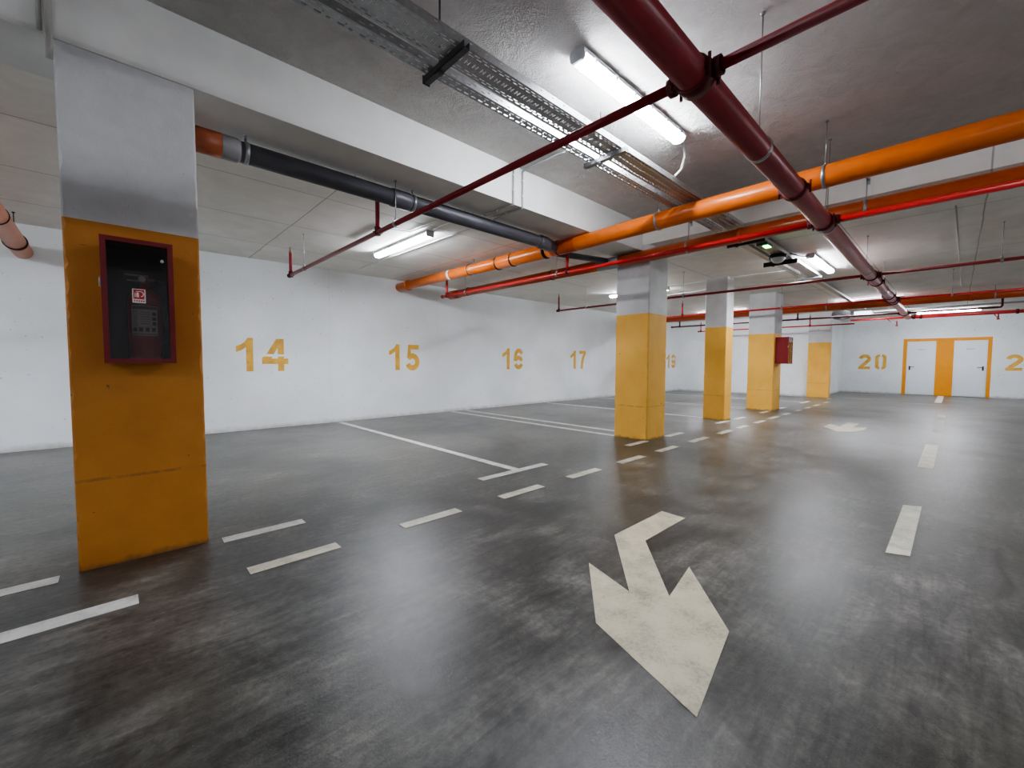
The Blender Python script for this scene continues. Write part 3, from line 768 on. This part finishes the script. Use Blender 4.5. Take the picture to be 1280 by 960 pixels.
# ------------------------------------------------------------------ ceiling lamps
def lamp(c, along, L, zc, lab, drop=0., tube=None):
    o = thing('ceiling_lamp', (c[0], c[1], zc), lab, 'ceiling lamp')
    ax = Vector((1, 0, 0)) if along == 'x' else Vector((0, 1, 0)); sd = Vector((0, 1, 0)) if along == 'x' else Vector((1, 0, 0))
    cc = Vector((c[0], c[1], 0)); z1 = zc - drop - .001
    def prism(prof, l0, l1, b):
        a = [b.bm.verts.new(cc + ax * l0 + sd * u + Vector((0, 0, z1 - w))) for u, w in prof]
        d = [b.bm.verts.new(cc + ax * l1 + sd * u + Vector((0, 0, z1 - w))) for u, w in prof]
        n = len(prof)
        for i in range(n): b.bm.faces.new((a[i], a[(i + 1) % n], d[(i + 1) % n], d[i]))
        b.bm.faces.new(a[::-1]); b.bm.faces.new(d)
        return b
    prism([(-.052, 0), (.052, 0), (.062, .02), (.062, .042), (-.062, .042), (-.062, .02)], -L / 2, L / 2, MB()).build('lamp_housing', M['lampbody'], o)
    prism([(-.057, .0425), (.057, .0425), (.055, .062), (.042, .08), (.018, .088), (-.018, .088), (-.042, .08), (-.055, .062)], -L / 2 + .025, L / 2 - .025, MB()).build('diffuser', M['tube'], o)
    for s in (-1, 1):
        prism([(-.060, .0425), (.060, .0425), (.057, .066), (.043, .084), (-.043, .084), (-.057, .066)], min(s * (L / 2), s * (L / 2 - .024)), max(s * (L / 2), s * (L / 2 - .024)), MB()).build('end_cap', M['lampbody'], o)
    cl = MB()
    for k in range(6):
        l = -L / 2 + L * (k + .5) / 6
        for s in (-1, 1):
            q = cc + ax * l + sd * (s * .064) + Vector((0, 0, z1 - .045))
            h = ax * .012 + sd * .004
            cl.box(min(q.x - h.x, q.x + h.x), max(q.x - h.x, q.x + h.x), min(q.y - h.y, q.y + h.y), max(q.y - h.y, q.y + h.y), q.z - .02, q.z + .012)
    cl.build('clips', M['white'], o)
    if drop > 0:
        b = MB()
        for s in (-1, 1): b.tube([tuple(cc + ax * (s * L * .35) + Vector((0, 0, zc))), tuple(cc + ax * (s * L * .35) + Vector((0, 0, z1)))], .005, 6)
        b.build('suspension_rods', M['steel'], o)
    return o
lamp((3.12, 1.85), 'x', 1.55, ZU, 'long lit strip lamp on the raised ceiling beside the cable tray')
lamp((3.19, 5.8), 'y', 1.6, ZS, 'lit strip lamp over the bay numbered 15')
lamp((9.1, 1.70), 'x', 1.6, ZS, 'lit strip lamp beyond the orange pipes, right of the green light')
lamp((9.5, 5.5), 'y', 1.6, ZS, 'lit strip lamp partly hidden behind the middle pillar')
lamp((15.25, 1.75), 'y', 1.5, ZS, 'lit strip lamp half hidden above the far dark orange pipe')
lamp((20.0, .25), 'y', 1.5, ZS, 'far lit strip lamp seen above the red header pipe')
lamp((15.3, 5.6), 'y', 1.6, ZS, 'lit strip lamp in the last bay on the left')
lamp((-4.3, 1.85), 'x', 1.55, ZU, 'strip lamp on the raised ceiling behind the camera')
lamp((-3.1, 5.8), 'y', 1.6, ZS, 'strip lamp over the bay left of the wide near pillar')
lamp((-3.2, -3.4), 'x', 1.55, ZU, 'added unseen strip lamp behind the camera to the right')  # this and the next three lamps: out of view, added to brighten the ceiling
lamp((3.2, -4.2), 'y', 1.6, ZU, 'added unseen strip lamp over the near bays to the right')
lamp((9.1, -4.2), 'y', 1.6, ZS, 'added unseen strip lamp over the bays to the right')
lamp((16.5, -4.2), 'y', 1.6, ZS, 'added unseen strip lamp over the far bays to the right')

# ------------------------------------------------------------------ conduits
def conduit(pts, lab, mat=None, r=.008, name='cable_conduit', cat='conduit', clips=()):
    c = Vector(pts[0]); o = thing(name, c, lab, cat)
    MB().tube(pts, r, 10).build('conduit_tube', mat or M['white'], o)
    for q, d in clips: MB().ring(q, d, r, .012, .005, 12).build('clip', M['white'], o)
    return o
yb = YB0 - .012
conduit([(3.2, 2.35, ZU - .0145), (3.19, 3.28, ZU - .0145), (3.19, yb, ZU - .03), (3.19, yb, ZB + .02), (3.19, yb, ZB - .012), (3.19, yb + .02, ZB - .012), (3.17, 3.83, ZB - .012)],
        'white conduit bent down over the beam face, left one of a pair', r=.011, mat=M['conduit_w'], clips=[((3.19, yb, 3.22), (0, 0, 1)), ((3.19, yb, 3.06), (0, 0, 1)), ((3.18, 3.6, ZB - .012), (0, 1, 0))])
conduit([(3.34, 2.35, ZU - .0145), (3.33, 3.28, ZU - .0145), (3.33, yb, ZU - .03), (3.33, yb, ZB + .02), (3.33, yb, ZB - .012), (3.33, yb + .02, ZB - .012), (3.3, 3.83, ZB - .012)],
        'white conduit bent down over the beam face, right one of a pair', r=.011, mat=M['conduit_w'], clips=[((3.33, yb, 3.2), (0, 0, 1)), ((3.33, yb, 3.03), (0, 0, 1)), ((3.31, 3.6, ZB - .012), (0, 1, 0))])
conduit([(3.17, 4.0, ZS - .0145), (3.17, 4.9, ZS - .0145)], 'white conduit feeding the lamp over bay 15')
conduit([(2.67, 6.1, ZS - .0145), (2.66, 5.3, ZS - .0145), (3.0, 5.2, ZS - .0145), (3.05, 4.0, ZS - .0145)], 'thin bent conduit left of the lamp over bay 15')
conduit([(3.45, 7.9, ZS - .0145), (3.5, 4.0, ZS - .0145)], 'thin white conduit right of the lamp over bay 15', r=.006)
conduit([(3.9, 1.86, ZU - .03), (4.0, 1.86, ZU - .05), (4.07, 1.88, ZU - .13), (4.06, 1.91, ZU - .25), (3.98, 1.935, TB + .05)], 'flexible grey conduit drooping from the front lamp to the cable tray', r=.012, mat=M['greycon'])
conduit([(8.3, 1.72, ZS - .04), (8.15, 1.75, ZS - .07), (7.95, 1.80, ZS - .08), (7.8, 1.87, ZS - .06)], 'black cable looping from the second lamp to the far tray', r=.008, mat=M['black'], cat='cable', name='lamp_cable')
conduit([(15.2, 2.5, ZS - .04), (15.1, 2.75, ZS - .1), (15.0, 2.9, ZS - .09)], 'black cable beside the lamp above the far orange pipe', r=.008, mat=M['black'], cat='cable', name='lamp_cable')
conduit([(9.4, 2.2, ZS - .0145), (9.35, 4.6, ZS - .0145)], 'white conduit on the slab ceiling above the slim pillar, nearer one', clips=[((9.4, 2.6, ZS - .0145), (0, 1, 0)), ((9.37, 3.6, ZS - .0145), (0, 1, 0))])
conduit([(10.4, 2.2, ZS - .0145), (10.6, 5.5, ZS - .0145)], 'white conduit on the slab ceiling above the slim pillar, farther one', clips=[((10.45, 2.8, ZS - .0145), (0, 1, 0))])
conduit([(12.25, 2.4, ZS - .0145), (12.05, 3.16, ZS - .0145), (12.05, 3.16, 2.6)], 'white conduit ending at the far pillar with the red box', r=.007)
conduit([(11.4, -6.9, ZS - .0145), (11.2, .6, ZS - .0145)], 'pale conduit on the slab ceiling right of the maroon main')
conduit([(6.95, .07, ZS - .0145), (14.2, -.02, ZS - .0145)], 'pale conduit running away on the right slab ceiling', mat=M['greycon'])
conduit([(-.195, YB0 - .03, ZU), (-.195, YB0 - .03, ZB - .06), (-.20, YB0 - .01, ZB - .12)], 'grey conduit coming down beside the top of the wide near pillar', r=.016, mat=M['greycon'])
conduit([(-.228, YB0 - .014, ZU), (-.228, YB0 - .014, ZB + .01)], 'thin conduit on the beam left of the wide near pillar', r=.010, mat=M['greycon'])

# ------------------------------------------------------------------ duct fan at the back
fn = thing('duct_fan', (16.2, 2.35, 2.62), 'silver duct fan with two round black openings by the back wall', 'fan')
MB().tube([(15.9, 2.62, 2.66), (15.9, 2.56, 2.66), (16.5, 2.45, 2.68)], [.1, .115, .115], 24).build('fan_housing', M['steel'], fn)
MB().tube([(15.9, 2.36, 2.67), (15.9, 2.33, 2.67), (16.5, 2.25, 2.69)], [.1, .11, .11], 24).build('fan_housing', M['steel'], fn)
for y in (2.52, 2.31):
    b = MB().tube([(15.80, y, 2.665), (15.93, y, 2.665)], .125, 24)
    b.build('fan_opening', M['black'], fn)
    hb = MB().tube([(15.78, y, 2.665), (15.80, y, 2.665)], .03, 14)
    for k in range(6):
        a = k * PI / 3
        hb.poly([(15.795, y + .03 * math.cos(a), 2.665 + .03 * math.sin(a)), (15.795, y + .1 * math.cos(a + .1), 2.665 + .1 * math.sin(a + .1)), (15.79, y + .1 * math.cos(a + .5), 2.665 + .1 * math.sin(a + .5)), (15.79, y + .03 * math.cos(a + .7), 2.665 + .03 * math.sin(a + .7))])
    hb.build('fan_blades', M['rubber'], fn)
dct = MB().box(16.05, 16.5, 1.75, 2.15, 2.62, 2.76, .02)
dct.build('control_box', M['white'], fn)
MB().tube([(16.2, 2.41, 2.74), (16.2, 2.41, ZS - .001)], .01, 8).build('mounting_rod', M['steel'], fn)

# ------------------------------------------------------------------ world, camera
w = bpy.data.worlds.new('World'); S.world = w; w.use_nodes = True
w.node_tree.nodes['Background'].inputs[0].default_value = (.6, .65, .7, 1); w.node_tree.nodes['Background'].inputs[1].default_value = .05

cam = bpy.data.cameras.new('camera'); co = bpy.data.objects.new('camera', cam); COL.objects.link(co); S.camera = co
r = Vector((0.7263620042134604, -0.6873035649628869, 0.003471084025393627))
u = Vector((0.03218288500001439, 0.03905561171830636, 0.9987186396109691))
f = Vector((0.6865584467094411, 0.7253195632151497, -0.050487923994792246))
m = Matrix.Identity(4)
for i in range(3): m[i][0], m[i][1], m[i][2] = r[i], u[i], -f[i]
m[2][3] = 1.2
co.matrix_world = m
cam.sensor_width = 36; cam.lens = 524.46 * 36 / 1280; cam.clip_start = .05; cam.clip_end = 100
S.view_settings.view_transform = 'AgX'
S.view_settings.look = 'AgX - Medium High Contrast'
S.view_settings.exposure = 2.55
S.cycles.diffuse_bounces = 8; S.cycles.max_bounces = 12; S.cycles.transparent_max_bounces = 12
